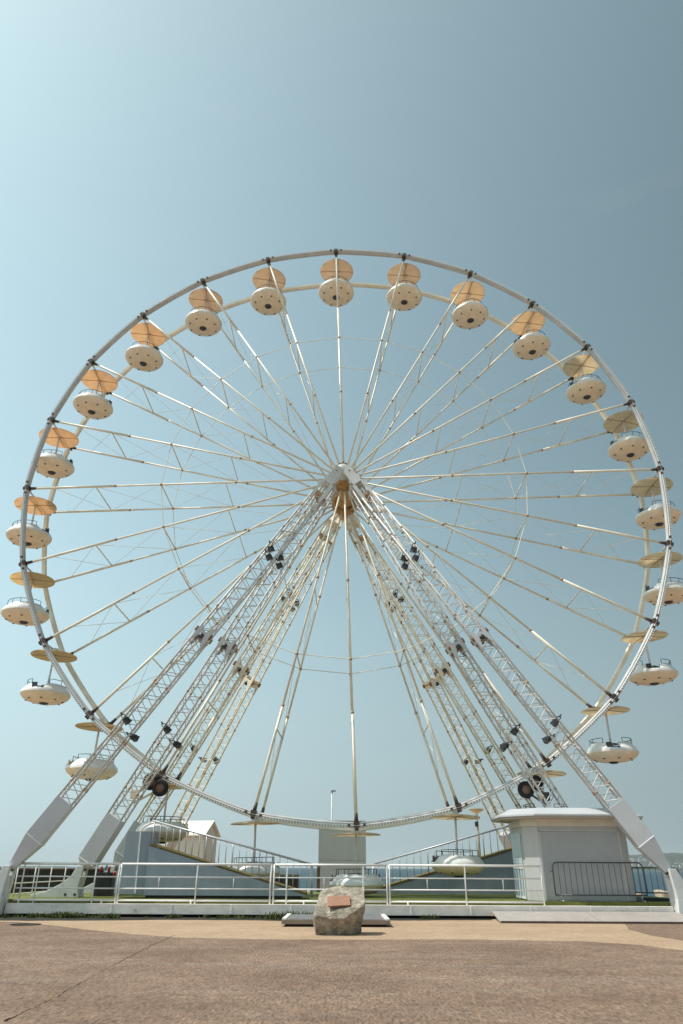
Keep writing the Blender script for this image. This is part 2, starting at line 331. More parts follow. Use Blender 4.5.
b = MB(); b.lathe([(0,0),(.42,0),(.42,.01)], 28); mh = b.build('manhole_cover', M['nearblack'], loc=(-9.0,23.1,.006)); tag(mh, 'dark round manhole cover in the pale pavement near the white kerb', 'manhole cover')

sea = MB(); xs = [-7000,-1500,-300,0,300,1500,7000]
sea.add([(-7000,44,-2),(7000,44,-2),(7000,7000,-2),(-7000,7000,-2)], [(0,1,2,3)])
tag(sea.build('sea', M['sea'], recalc=False), kind='structure')
hb = MB(); nx, ny = 90, 10
for j in range(ny+1):
    for i in range(nx+1):
        x = 700 + i*28; y = 2400 + j*90
        e = max(0., min(1., (x-760)/420))**1.0
        prof = math.sin(PI*min(1, j/ny*1.02))
        h = prof*(20 + 48*e)*(.82+.35*noise.noise(V((x*.004, y*.003, 0)))) + 5*noise.noise(V((x*.02, y*.02, 3)))*prof
        if j == 0 or x < 760: h = -6
        hb.v.append((x, y, h-2))
for j in range(ny):
    for i in range(nx):
        a = j*(nx+1)+i; hb.f.append((a, a+1, a+nx+2, a+nx+1)); hb.m.append(0); hb.smooth.append(True)
hill = hb.build('hills', M['hill'], recalc=False); tag(hill, kind='structure')
tb = MB(); rnd = random.Random(3)
for i in range(420):
    x = rnd.uniform(820, 1900); y = 2440 + abs(rnd.gauss(0, 1))*130; t = (y-2400)/900
    e = max(0., min(1., (x-760)/420)); h = math.sin(PI*t*1.02)*(20+48*e)*.82
    s_ = rnd.uniform(6, 16); tb.box((x, y, h), (s_, 9, rnd.uniform(5, 11)))
town = tb.build('town_buildings', mat('far_house_walls', (.42,.40,.37), .8, vary=.2, scale=.02)); tag(town, 'scatter of tiny pale houses along the foot of the far hill', 'distant town', kind='stuff')

# ------------------------------------------------------------------ the wheel
WC = V((.11935, 29.4283, 18.4353)); WY, PH, RAD, WID = -.0123, -.034, 15.5, 2.55
EX = V((math.cos(WY), math.sin(WY), 0)); EY = V((-math.sin(WY), math.cos(WY), 0)); EZ = V((0,0,1))
def wl(ang, r, w): return EX*(r*math.sin(ang)) + EZ*(r*math.cos(ang)) + EY*w          # relative to WC
def ka(k): return math.radians(15*k) + PH
BASE = V((WC.x, 30.7, .5)); OFF = WC - BASE
wheel = thing('ferris_wheel', 'towering white observation wheel with lattice legs and twenty-four spoke pairs', 'ferris wheel', BASE)
def W(ang, r, w): return wl(ang, r, w) + OFF

def rim(w, lab):
    b = MB(); n = 5; hw, hr = .14, .10; ring = []
    for k in range(24):
        for i in range(n):
            a = ka(k) + math.radians(15)*i/n; da = math.radians(15)*(i/n-.5)
            chord = RAD*math.cos(math.radians(7.5))/math.cos(da); r = chord + .55*(RAD-chord) - .02
            ring.append((a, r))
    m_ = len(ring); base = len(b.v)
    for a, r in ring:
        for dr, dw in ((hr,-hw),(hr,hw),(-hr*.5,hw),(-hr,0),(-hr*.5,-hw)): b.v.append(tuple(W(a, r+dr, w+dw)))
    for i in range(m_):
        j = (i+1) % m_
        for q in range(5):
            q2 = (q+1) % 5; b.f.append((base+i*5+q, base+j*5+q, base+j*5+q2, base+i*5+q2)); b.m.append(0); b.smooth.append(False)
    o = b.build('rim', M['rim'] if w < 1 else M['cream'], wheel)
    s_ = MB(); out = -1 if w < 1 else 1; s_.path([W(a, r+.02, w+out*(hw+.012)) for a, r in ring], .022, 5, closed=True)
    for k in range(24):
        for i in range(34):
            t = (i+.8)/34.6
            if t < .07 or t > .93: continue
            a = ka(k)+math.radians(15)*t; da = math.radians(15)*(t-.5)
            chord = RAD*math.cos(math.radians(7.5))/math.cos(da); r = chord + .55*(RAD-chord)
            c = W(a, r+.05, w+out*(hw+.018)); rot = Matrix((EX*math.cos(a)-EZ*math.sin(a), EY, EX*math.sin(a)+EZ*math.cos(a))).transposed()
            s_.box(c, (.05,.03,.10), 0, rot)
    s_.build('light_strip', M['led'], o)
    return o
rim(0, 'f'); rim(WID, 'r')

hub = MB()
hub.lathe([(0,-.75),(.30,-.75),(.30,-.25),(.62,-.22),(.62,.12),(.40,.16),(.36,1.0),(.40,1.05),(.40,1.5),(.36,1.55),(.36,2.4),(.62,2.44),(.62,2.76),(.30,2.8),(.30,3.5),(0,3.5)], 28, axis='Y')
for k in range(24):
    for w in (0, WID):
        c = wl(ka(k), .58, w); hub.box(c, (.14,.40,.14), 0)
ho = hub.build('hub', M['hub'], wheel, loc=OFF)

HUBR = .58
for k in range(24):
    a = ka(k)
    for w in (0, WID):
        b = MB()
        b.tube(W(a, HUBR, w), W(a, 11.2, w), .047, 7)
        b.tube(W(a, 11.2, w), W(a, 15.32, w), .060, 7)
        for r in (5.3, 8.95, 11.2):
            b.tube(W(a, r-.055, w), W(a, r+.05, w), .066, 8, 1)
        # clamp at the rim
        b.tube(W(a, 15.05, w), W(a, 15.38, w), .062, 7, 2, r2=.085)
        rot = Matrix((EX*math.cos(a)-EZ*math.sin(a), EY, EX*math.sin(a)+EZ*math.cos(a))).transposed()
        sgn = -1 if w < 1 else 1
        b.box(W(a, 15.46, w+sgn*.03), (.22,.28,.21), 2, rot); b.box(W(a, 15.62, w), (.14,.2,.10), 2, rot)
        for q in (-.3, .3): b.box(W(a + q/15.5, 15.48, w+sgn*.16), (.09,.06,.10), 2, rot)
        b.build('spoke', [M['cream'], M['coupling'], M['clamp']], wheel)
    b = MB()
    for r, rr in ((12.15,.032),(8.95,.032),(5.8,.026)): b.tube(W(a, r, 0), W(a, r, WID), rr, 5)
    for (r1, w1, r2, w2) in ((12.15,0,9.0,WID),(12.15,WID,9.0,0),(8.9,0,5.85,WID),(8.9,WID,5.85,0),(14.2,0,12.2,WID),(14.2,WID,12.2,0),(5.75,0,2.6,WID)):
        b.tube(W(a, r1, w1), W(a, r2, w2), .011, 4)
    b.build('spoke_brace', M['cream'], wheel)
    b = MB()
    b.tube(W(a, 15.5, .12), W(a, 15.5, WID-.12), .045, 8)
    for w in (.28, WID-.28): b.tube(W(a, 15.5, w-.05), W(a, 15.5, w+.05), .09, 8)
    b.build('axle', M['white'], wheel)
for w in (0, WID):
    b = MB(); b.path([W(ka(k), 8.95, w) for k in range(24)], .019, 5, closed=True)
    b.build('bracing_ring', M['rusty'] if False else M['cream'], wheel)

# ---- support legs: lattice trusses
def lattice(b, A, B, vside, half, ch, la, step):
    A, B = V(A), V(B); t = (B-A).normalized(); v = (V(vside) - t*t.dot(V(vside))).normalized(); u = t.cross(v)
    L_ = (B-A).length; n = max(2, int(round(L_/step))); cs = [u*half+v*half, u*half-v*half, -u*half-v*half, -u*half+v*half]
    for c in cs: b.tube(A+c, B+c, ch, 6)
    for i in range(n):
        p0, p1 = A+t*(L_*i/n), A+t*(L_*(i+1)/n); pm = (p0+p1)/2
        for q in range(4):
            c0, c1 = cs[q], cs[(q+1) % 4]
            b.tube(p0+c0, pm+c1, la, 4, caps=False); b.tube(pm+c1, p1+c0, la, 4, caps=False)
    return t, u, v

def floodlight(parent, pos, aim, size=.34):
    b = MB(); aim = V(aim).normalized(); sd = aim.cross(V((0,0,1))).normalized(); up = sd.cross(aim)
    rot = Matrix((sd, aim, up)).transposed()
    b.box((0,0,0), (size,.16,size*.8), 0, rot)
    b.box(aim*.085, (size*1.12,.03,size*.92), 0, rot); b.box(aim*.103, (size*.9,.012,size*.7), 1, rot)
    for q in range(5): b.box(-aim*.11 + sd*(q-2)*size*.2, (.02,.08,size*.66), 0, rot)
    for s_ in (-1, 1): b.tube(sd*s_*(size*.56+.02), sd*s_*(size*.56+.02) - aim*.30, .018, 5)
    b.tube(sd*(size*.6) - aim*.30, -sd*(size*.6) - aim*.30, .02, 5)
    b.tube(-aim*.3, -aim*.42, .03, 5)
    b.build('floodlight', [M['dark'], M['glass']], parent, loc=V(pos))

def support_leg(A, B, m, front, clad=(.89,.955), half=.29, foot_kind=1, head=True):
    A, B = V(A)-BASE, V(B)-BASE; d = B-A; sx = 1 if d.x > 0 else -1; fy = -1 if front else 1
    t = d.normalized(); root = None
    b = MB(); t, u, v = lattice(b, A+d*(.085 if head else .03), A+d*clad[0], V((-d.y, d.x, 0))*(1 if d.x > 0 else -1), half, .041, .0165 if front else .0135, .56)
    # head gusset: solid plates on both faces, with an eye hole left open between them
    for s_ in ((-1, 1) if head else ()):
        b.bar(A+v*s_*half - t*.15, A+d*.045+v*s_*(half+.01), .44, .03, up=v); 
        for e in (-1, 1): b.bar(A+d*.045+v*s_*half+u*e*.22, A+d*.10+v*s_*half+u*e*.25, .16, .03, up=v)
    b.bar(A+d*.028, A+d*.036, .56, .56, up=v); b.bar(A+d*.075, A+d*.082, .5, .5, up=v, mi=1)
    for tt in (.13, .2, .32, .43, .62, .74, .84):
        pc = A+d*tt
        for s_ in (-1, 1):
            for e in (-1, 1): b.tube(pc-t*.05+u*s_*half+v*e*half, pc+t*.05+u*s_*half+v*e*half, .051, 7, 1)
    leg = b.build('support_leg', [m, M['coupling']], wheel)
    # bolted joint half way
    j = MB(); pj = A+d*.492
    for s_ in (-1, 1):
        j.bar(pj - t*.06 + v*s_*(half+.05), pj + t*.22 + v*s_*(half+.05), .60, .022, up=v)
        for e in (-1, 1): j.bar(pj + t*.22 + u*e*.22 + v*s_*(half+.05), pj + t*.52 + u*e*.25 + v*s_*(half+.05), .16, .022, up=v, w2=.08); j.bar(pj - t*.06 + u*e*.22 + v*s_*(half+.05), pj - t*.28 + u*e*.25 + v*s_*(half+.05), .16, .022, up=v, w2=.09)
        j.bar(pj - t*.16 + u*s_*(half+.05), pj + t*.22 + u*s_*(half+.05), .022, .54, up=v)
        for e in (-1, 1):
            j.tube(pj - t*.10 + u*s_*.345 + v*e*.28, pj + t*.10 + u*s_*.345 + v*e*.28, .055, 8, 1)
        j.lathe([(0,-.02),(.11,-.02),(.11,.02),(0,.02)], 14, c=pj+t*.16+v*s_*(half+.07), mi=2, axis='Y')
    j.bar(pj - t*.02, pj + t*.02, .68, .66, up=v, mi=1)
    j.build('joint_plate', [M['clad'] if front else m, M['rusty'], M['dark']], leg)
    # cladding box and tapered end
    c = MB(); p0, p1, p2 = A+d*clad[0], A+d*clad[1], B
    c.bar(p0, p1, .66, .66, up=v); c.bar(p1, p2 - t*.05, .66, .66, up=v, w2=.24, h2=.34)
    c.bar(p1-t*.02, p1+t*.02, .69, .69, up=v, mi=1)
    c.build('cladding', [M['clad'], M['trim']], leg, bevel=.012)
    pin = MB(); pin.tube(B+V((0,-.32,0)), B+V((0,.32,0)), .085, 12); pin.build('hinge_pin', M['dark'], leg)
    # flared foot block
    zb = (-B.z + (.0 if foot_kind == 1 else -.42)); f = MB()
    prof = [(-.10*sx, .10), (-.06*sx, -.25), (.0, (zb-.25)*.5), (-.06*sx, zb), (1.65*sx, zb), (1.65*sx, zb+.10), (1.15*sx, zb*.80+.0), (.62*sx, zb*.52), (.30*sx, -.22), (.13*sx, .10)]
    f.prism(prof, -.34, -.16); f.prism(prof, .16, .34); f.prism([(.0,-.2),(-.02*sx,zb),(1.6*sx,zb),(1.05*sx,zb*.77),(.57*sx,zb*.50),(.26*sx,-.25)], -.16, .16)
    for q in (.06, .40): f.lathe([(0,-.02),(.05,-.02),(.05,.02)], 10, c=(q*sx, -.35, zb+.10), mi=1, axis='Y')
    f.build('foot_block', [M['white'], M['dark']], leg, loc=B, bevel=.015)
    # floodlights
    for tt, ou, ov, al in ((.262, .05, .30, (-sx*.2, fy*-.2, -.9)), (.280, -.12, .30, (-sx*.4, fy*-.3, -.8)), (.708, .10, .32, (-sx*.5, fy*-.4, -.6)), (.722, -(half+.20), .05, (-sx*.6, fy*-.6, -.35))):
        floodlight(leg, A+d*tt + u*ou*sx*fy*-1 + v*(fy*ov if v.y > 0 else -fy*ov), V(al), .23)
    return leg
AF = V((.06, 28.45, 18.25)); AR = V((.10, 33.05, 18.42))
for s_ in (-1, 1):
    support_leg(AF + V((.24*s_,-.05,-.05)), (11.22*s_, 26.6, 1.42), M['truss'], True, clad=(.872,.945), foot_kind=2)
    support_leg(AF + V((.30*s_,.12,-.2)), (9.45*s_, 28.75, 1.42), M['truss'], True, clad=(.895,.985), head=False)
    support_leg(AR + V((.28*s_,-.1,-.2)), (9.45*s_, 32.75, 1.42), M['truss_cream'], False, clad=(.90,.97), half=.27, head=False)
    support_leg(AR + V((.22*s_,.1,-.05)), (9.2*s_, 38.6, 1.42), M['truss_cream'], False, clad=(.90,.97), half=.27)
for A_, fy in ((AF, -1), (AR, 1)):
    c = MB(); q = A_-BASE
    c.lathe([(0,-.33),(.27,-.33),(.30,-.28),(.30,.28),(.27,.33),(0,.33)], 24, c=q, axis='Y')
    c.box(q+V((0,0,.34)), (.4,.4,.10), 1); c.tube(q+V((0,-.1,.38)), q+V((0,-.1,.52)), .06, 8, 1)
    for e in (-.3,.3): c.lathe([(0,-.02),(.05,-.02),(.05,.02)], 10, c=q+V((e,-.36,-.12)), mi=1, axis='Y')
    c.build('bearing_yoke', [M['truss'] if fy < 0 else M['hub'], M['rusty']], wheel)
# drive tyres under the front rim, on brackets from the inner front legs
for s_ in (-1, 1):
    for x, z, y in ((7.22, 4.27, 29.32), (7.62, 4.50, 29.32)):
        c = V((x*s_+WC.x-.1*0, y, z)) - BASE
        root = MB(); root.lathe([(.0,-.09),(.17,-.09),(.18,-.04),(.10,.0),(.18,.04),(.17,.09),(0,.09)], 18, axis='Y')
        dw = root.build('drive_wheel', M['hubcap'], wheel, loc=c)
        ty = MB(); ty.lathe([(.17,-.10),(.27,-.11),(.315,-.075),(.325,0),(.315,.075),(.27,.11),(.17,.10)], 24, axis='Y'); ty.build('tyre', M['rubber'], dw)
    b = MB()
    c0, c1 = V((7.22*s_+WC.x, 29.32, 4.27))-BASE, V((7.62*s_+WC.x, 29.32, 4.50))-BASE
    g = V((8.05*s_, 28.85, 4.0))-BASE
    b.bar(c0+V((0,.17,0)), c1+V((0,.17,0)), .04, .12)
    b.bar(c1+V((0,.17,0)), g+V((0,.35,0)), .06, .10); b.bar(c0+V((0,.17,0)), g+V((0,.35,-.3)), .06, .08); b.box(g+V((-.05*s_,.2,.0)), (.26,.32,.30))
    b.build('drive_bracket', M['dark'] if s_ > 0 else M['hull'], wheel)

# ------------------------------------------------------------------ gondolas
def gondola_proto():
    # local: axle at z = 0, basket bottom at -2.42
    g = thing('gondola', 'x', 'gondola', (0,0,0))
    ZL = -2.02
    b = MB()                                            # underside
    b.lathe([(0,-2.375),(.30,-2.37),(.55,-2.35),(.82,-2.27),(.98,-2.15),(1.045,-2.06),(1.06,ZL),(1.03,ZL+.01),(.9,ZL-.02),(0,ZL-.05)], 40)
    for k in range(8):
        a = k*PI/4+.2; c = V((.76*math.cos(a), .76*math.sin(a), -2.298))
        b.lathe([(0,-.012),(.048,-.012),(.048,.03)], 10, c=c, mi=1)
    b.build('basket', [M['hull'], M['dark']], g)
    d = MB(); d.lathe([(0,-2.43),(.15,-2.43),(.17,-2.41),(.19,-2.39),(.21,-2.36)], 22); d.lathe([(0,-2.436),(.07,-2.436),(.07,-2.42)], 14)
    d.build('drain_cover', M['dark'], g)
    # two side shells between the openings (openings at +-x)
    NA = 26; hgap = .30
    for s_ in (0, PI):
        b = MB(); base = 0; prof = [(1.06,ZL),(1.045,ZL+.08),(.99,ZL+.17),(.91,ZL+.25),(.85,ZL+.31),(.83,ZL+.36)]
        rows = []
        for i in range(NA+1):
            ph = -PI/2 + PI*i/NA; a = s_ + PI/2 + ph
            arc = (PI/2 - abs(ph))*.95                     # distance from the opening's middle
            e = max(0, min(1, (arc-.27)/.13)); e = math.sqrt(1-(1-e)**2); top = .11 + (.36-.11)*e
            row = []
            for r, z in prof:
                h = z-ZL
                if h > top:
                    # follow the profile only up to this height
                    h = top
                    for (ra, za), (rb, zb) in zip(prof, prof[1:]):
                        if za-ZL <= h <= zb-ZL: r = ra + (rb-ra)*(h-za+ZL)/(zb-za); break
                row.append((r, ZL+h, a))
            rows.append(row)
        n = len(prof)
        for row in rows:
            for r, z, a in row: b.v.append((r*math.cos(a), r*math.sin(a), z))
            for r, z, a in row[::-1]: b.v.append(((r-.035)*math.cos(a), (r-.035)*math.sin(a), z-.004))
        for i in range(NA):
            for q in range(2*n-1):
                b.f.append((i*2*n+q, (i+1)*2*n+q, (i+1)*2*n+q+1, i*2*n+q+1)); b.m.append(1 if q == n-1 else 0); b.smooth.append(q != n-1)
        sh = b.build('side_shell', [M['shell'], M['dark']], g)
        rl = MB(); R_ = .84; zt = ZL+.53; aa = [s_ + PI/2 + (-1.10 + 2.20*i/14) for i in range(15)]
        pts = [V((R_*math.cos(a), R_*math.sin(a), zt)) for a in aa]
        rl.path([V((pts[0].x, pts[0].y, ZL+.32))] + pts + [V((pts[-1].x, pts[-1].y, ZL+.32))], .014, 5)
        for i in (4, 7, 10): rl.tube(pts[i], V((pts[i].x, pts[i].y, ZL+.32)), .012, 5)
        rl.build('railing', M['dark'], sh)
        st = MB(); st.lathe([(.80,ZL+.02),(.80,ZL+.22),(.46,ZL+.22),(.46,ZL+.02)], 16, a0=s_+.45, a1=s_+PI-.45, smooth=False); st.build('seat', M['seat'], g)
    gt = MB()
    for s_ in (1, -1):
        gt.tube((s_*1.0,-.24,ZL+.14), (s_*1.0,.24,ZL+.14), .018, 6);
        gt.box((s_*.93,.17,ZL+.24), (.03,.22,.20))
    gt.build('gate', M['dark'], g)
    b = MB(); b.tube((0,0,ZL-.06), (0,0,-.05), .045, 8); b.tube((0,0,ZL-.05), (0,0,ZL+.32), .075, 10, 1); b.build('mast', [M['white'], M['dark']], g)
    hw = MB(); hw.path([(.27*math.cos(2*PI*k/16), .27*math.sin(2*PI*k/16), ZL+.36) for k in range(16)], .022, 6, closed=True)
    for k in range(3): hw.tube((0,0,ZL+.36), (.27*math.cos(k*2.09), .27*math.sin(k*2.09), ZL+.36), .014, 5)
    hw.build('hand_wheel', M['dark'], g)
    c = MB(); zc = -.27
    c.lathe([(0,zc+.13),(.12,zc+.125),(.75,zc+.06),(.96,zc+.03),(1.0,zc+.01),(1.0,zc-.02),(.96,zc-.02),(.75,zc+.0),(0,zc+.04)], 40)
    can = c.build('canopy', CAN['tan'], g)
    for k in range(4):
        a = k*PI/2; rb = MB(); rb.bar((.05*math.cos(a),.05*math.sin(a),zc+.02), (.97*math.cos(a),.97*math.sin(a),zc-.018), .026, .022); rb.build('rib', M['ribs'], can)
    h = MB(); h.prism([(-.17,-.16),(.17,-.16),(.07,.09),(-.07,.09)], -.05, .05); h.tube((0,-.12,0), (0,.12,0), .085, 10); h.build('hanger', M['white'], g)
    return g
ORD = ['the very top','first clockwise from the top','second clockwise from the top','third clockwise from the top','fourth clockwise from the top','fifth clockwise from the top']
GL = {  # k: (label, canopy colour, turn)
 0:('topmost gondola of the wheel, white saucer under a brown disc canopy','beige',0.2),
 1:('white saucer gondola just right of the topmost one, under a pinkish tan canopy','beige',.1),
 2:('white gondola second clockwise from the topmost, canopy warm tan','tan',-.3),
 3:('white gondola third clockwise from the topmost, tan canopy tilted towards us','tan',.4),
 4:('white gondola fourth clockwise from the topmost, its tan disc touching the saucer','pale',0.6),  # this canopy and the next two coloured lighter to offset neighbours' shadow
 5:('white gondola fifth clockwise from the topmost, under an ochre canopy by the rim','pale',0.4),
 6:('white gondola at the right end of the horizontal spokes, pale canopy above it','ivory',0.5),
 7:('white gondola with ivory canopy at the wheel rim, first below the right-hand horizontal','ivory',0.35),
 8:('white gondola with ivory canopy and dark rail posts, second below the right-hand horizontal','ivory',1.25),
 9:('ivory canopied gondola with open entrance, third below the right-hand horizontal spokes','ivory',1.32),
 10:('lone white gondola hanging clear of the rim, its open entrance facing us','ivory',1.28),
 11:('shiny white gondola hanging in front of the right boarding ramp','ivory',.15),
 12:('lowest gondola, shiny white with purple gate, hanging behind the boulder','ivory',.1),
 13:('shiny white gondola hanging in front of the left boarding ramp','ivory',.0),
 14:('grey shaded gondola with yellow gate hanging beside the blue-grey ramp box','mustard',.05),
 15:('gondola with yellow gate seen through the outer left lattice leg','mustard',0.6),
 16:('white gondola with mustard canopy hanging left of the rim, first above the yellow-gated one','mustard',1.57),
 17:('white gondola partly behind the left rim beam, second above the one behind the lattice leg','mustard',0.05),
 18:('white gondola with orange canopy at the left end of the horizontal spokes','orange',-0.4),
 19:('orange canopied gondola, first above the left-hand horizontal spokes','orange',-0.3),
 20:('orange canopied gondola, second above the left-hand horizontal spokes','orange',-0.3),
 21:('orange canopied gondola, third counterclockwise from the topmost','orange',.4),
 22:('tan canopied gondola, second counterclockwise from the topmost','beige',.25),
 23:('tan canopied gondola just left of the topmost one','beige',.15)}
protog = gondola_proto()
def copy_tree(o, parent=None):
    c = o.copy(); COL.objects.link(c); c.parent = parent
    for ch in o.children: copy_tree(ch, c)
    return c
LAX = -2.48
for o in protog.children: o.location.z -= LAX
for k in range(24):
    g = protog if k == 0 else copy_tree(protog)
    p = WC + wl(ka(k), RAD, WID/2); g.location = (p.x, p.y, p.z + LAX)
    lab, cc, tz = GL[k]; g.rotation_euler = (math.radians(1.2)*math.sin(k*2.1), math.radians(1.4)*math.sin(k*1.3+.5), tz); tag(g, lab, 'gondola', 'gondolas hanging around the wheel')
    for ch in g.children:
        n_ = ch.name.split('.')[0]
        if n_ == 'canopy':
            ch.rotation_euler.z = -tz + (.05*k % .3)
            ch.material_slots[0].link = 'OBJECT'; ch.material_slots[0].material = CAN[cc]
        if n_ == 'gate' and k in (12, 14, 15):
            ch.material_slots[0].link = 'OBJECT'; ch.material_slots[0].material = M['purple'] if k == 12 else M['yellow']
            ch['label'] = 'purple entrance gate' if k == 12 else 'yellow entrance gate'

# ------------------------------------------------------------------ platform, kerb, fences
b = MB(); b.plan([(-13.5,26.86),(13,26.86),(13,36.2),(-13.5,36.2)], .12, .50); tag(b.build('turf_deck', M['turf']), 'raised deck of green artificial turf under the wheel', 'deck', kind='structure')
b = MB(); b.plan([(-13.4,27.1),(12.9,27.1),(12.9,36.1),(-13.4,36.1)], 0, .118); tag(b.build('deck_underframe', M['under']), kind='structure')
b = MB(); b.box((0,26.72,.245), (22.3,.26,.30)); 
for x in range(-10, 11, 2): b.box((x+.4,26.585,.25), (.05,.012,.28))
kb = b.build('kerb', M['kerb'], bevel=.012); tag(kb, kind='structure')
FY = 26.72
fence = thing('railing_fence', 'white painted three-rail fence along the kerb in front of the wheel', 'fence', (-2.0,FY,.4))
fo = V((-2.0,FY,.4))
zt = lambda x: 1.59
for x0, x1, thick in ((-10.75,-8.35,1), (-8.28,-2.33,0), (-2.2,1.58,0), (1.72,6.9,0)):
    pass
def rails(x0, x1, zs, parent, off, rs=(.037,.022,.022,.028)):
    for z, r in zip(zs, rs):
        q = MB(); q.tube(V((x0,FY,z))-off, V((x1,FY,z))-off, r, 8); q.build('rail', M['fence'], parent)
for x0, x1 in ((-10.98,-7.55), (-7.48,-2.35), (-2.24,1.61), (1.70,6.9)): rails(x0, x1, (1.58,1.19,.84,.49), fence, fo)
for x, r in ((-10.80,.026),(-8.34,.026),(-7.55,.03),(-7.48,.03),(-4.87,.026),(-2.35,.03),(-2.24,.03),(-1.80,.026),(.80,.026),(1.61,.03),(1.70,.03),(4.28,.026),(6.89,.03),(-10.3,.022)):
    q = MB(); q.tube(V((x,FY,.40))-fo, V((x,FY,1.585))-fo, r, 8); q.build('post', M['fence'], fence)
for x in (-9.4,-6.15,-3.61,-.53,2.98,5.56):
    q = MB(); q.tube(V((x,FY,.85))-fo, V((x,FY,1.18))-fo, .016, 6); q.build('short_bar', M['fence'], fence)
for x in (-8.0,-5.0,-1.2,2.3): 
    q = MB(); q.tube(V((x,FY-.02,.39))-fo, V((x,FY-.02,.49))-fo, .03, 8); q.build('foot_peg', M['fence'], fence)
side = thing('side_fence', 'white rail fence running back along the far left edge of the turf', 'fence', (-12.3,32.5,.5))
for z in (.56,.92,1.5):
    q = MB(); q.tube(V((-12.2,29.5,z))-V((-12.3,32.5,.5)), V((-12.4,35.5,z))-V((-12.3,32.5,.5)), .02, 8); q.build('rail', M['fence'], side)
for y in (29.6,31.5,33.4,35.3):
    q = MB(); q.tube(V((-12.2-.033*(y-29.5),y,.5))-V((-12.3,32.5,.5)), V((-12.2-.033*(y-29.5),y,1.5))-V((-12.3,32.5,.5)), .024, 8); q.build('post', M['fence'], side)

def crowd_barrier(name, label, x0, x1, y0, y1, zt_, zb_, zg):
    o = V(((x0+x1)/2, (y0+y1)/2, zg)); root = thing(name, label, 'barrier', o)
    P = lambda s, z: V((x0+(x1-x0)*s, y0+(y1-y0)*s, z))-o
    Ln = math.hypot(x1-x0, y1-y0); rc = .16; pts = [P(0, zb_)]
    for i in range(5):
        a = PI/2*i/4; pts.append(P(rc*(1-math.cos(a))/Ln, zt_-rc+rc*math.sin(a)))
    for i in range(5):
        a = PI/2*(1-i/4); pts.append(P(1-rc*(1-math.cos(a))/Ln, zt_-rc+rc*math.sin(a)))
    pts.append(P(1, zb_)); q = MB(); q.path(pts, .024, 8); q.tube(P(0, zb_), P(1, zb_), .022, 8); q.build('frame', M['barrier'], root)
    n = int(Ln/.19)
    for i in range(1, n): 
        q = MB(); q.tube(P(i/n, zb_), P(i/n, zt_), .0095, 6); q.build('upright_bar', M['barrier'], root)
    for s in (.06, .94):
        q = MB(); q.tube(P(s, zb_), P(s, zg+.03), .02, 6); q.tube(P(s, zg+.03)+V((0,-.24,0)), P(s, zg+.03)+V((0,.24,0)), .022, 6); q.build('foot', M['metal'], root)
    q = MB(); q.tube(P(0, zt_-.28)+V((-.09,0,0)), P(0, zt_-.28), .02, 6); q.build('hook', M['barrier'], root)
crowd_barrier('crowd_barrier', 'dark steel crowd barrier standing before the white hut', 7.38, 10.52, 26.98, 27.02, 1.70, .70, .5)
crowd_barrier('crowd_barrier', 'dark steel crowd barrier further back between the hut and the right wheel foot', 10.7, 12.7, 29.6, 29.2, 1.55, .72, .5)

# ribbed metal access ramp leaning on the kerb
ro = V((7.9,25.6,0)); rp = thing('access_ramp', 'pale ribbed metal access ramp leading up to the kerb', 'ramp', ro)
for x0, x1 in ((4.95, 8.05), (8.07, 13.2)):
    q = MB(); y0, y1, z0, z1 = 24.75, 26.5, .06, .235
    q.add([V(p)-ro for p in ((x0,y0,z0),(x1,y0,z0),(x1+.12,y1,z1),(x0+.12,y1,z1),(x0,y0,z0-.04),(x1,y0,z0-.04),(x1+.12,y1,z1-.04),(x0+.12,y1,z1-.04))],
          [(0,1,2,3),(7,6,5,4),(0,4,5,1),(1,5,6,2),(2,6,7,3),(3,7,4,0)])
    n = int((x1-x0)/.085)
    for i in range(n):
        x = x0+.04+(x1-x0-.08)*i/(n-1); q.bar(V((x,y0+.02,z0+.004))-ro, V((x+.12,y1-.02,z1+.004))-ro, .03, .018)
    q.build('ramp_panel', M['ramp'], rp)
q = MB(); q.box(V((9.1,24.77,.010))-ro, (8.2,.05,.02)); q.box(V((9.1,24.74,.03))-ro, (8.2,.012,.06)); q.build('front_edge', M['rampedge'], rp)

# ------------------------------------------------------------------ white hut
ho_ = V((8.5,28.6,.5)); hut = thing('ticket_hut', 'white ticket hut with chamfered corners and wide flat roof', 'hut', ho_)
oc = lambda x0,x1,y0,y1,c: [(x0+c,y0),(x1-c,y0),(x1,y0+c),(x1,y1-c),(x1-c,y1),(x0+c,y1),(x0,y1-c),(x0,y0+c)]
lo = lambda P: [(x-ho_.x, y-ho_.y) for x, y in P]
b = MB(); pl = oc(6.62,10.35,27.2,29.9,.42); b.plan(lo(pl), 0, 2.46); b.build('wall', M['hut'], hut, bevel=.02)
b = MB(); b.box(V((8.5,27.19,1.62))-ho_, (2.74,.03,2.12)); 
for i in range(24): b.box(V((8.5,27.172,.60+i*.088))-ho_, (2.72,.012,.078))
b.build('shutter', M['shutter'], hut)
b = MB(); 
for x in (7.10,9.90): b.box(V((x,27.18,1.62))-ho_, (.06,.05,2.2))
b.box(V((8.5,27.18,2.72))-ho_, (2.86,.05,.06)); b.build('shutter_frame', M['hut'], hut)
b = MB(); b.box(V((6.61,28.7,2.12))-ho_, (.03,1.5,1.1)); 
for i in range(10): b.box(V((6.595,28.7,1.62+i*.107))-ho_, (.02,1.5,.092))
b.build('louvre', M['siding'], hut)
b = MB(); b.box(V((6.605,28.7,1.05))-ho_, (.02,1.5,.9)); wn = b.build('window', M['hutglass'], hut)
b = MB()
for y in (27.95,28.35,28.75,29.1,29.46): b.box(V((6.592,y,1.05))-ho_, (.03,.05,.92))
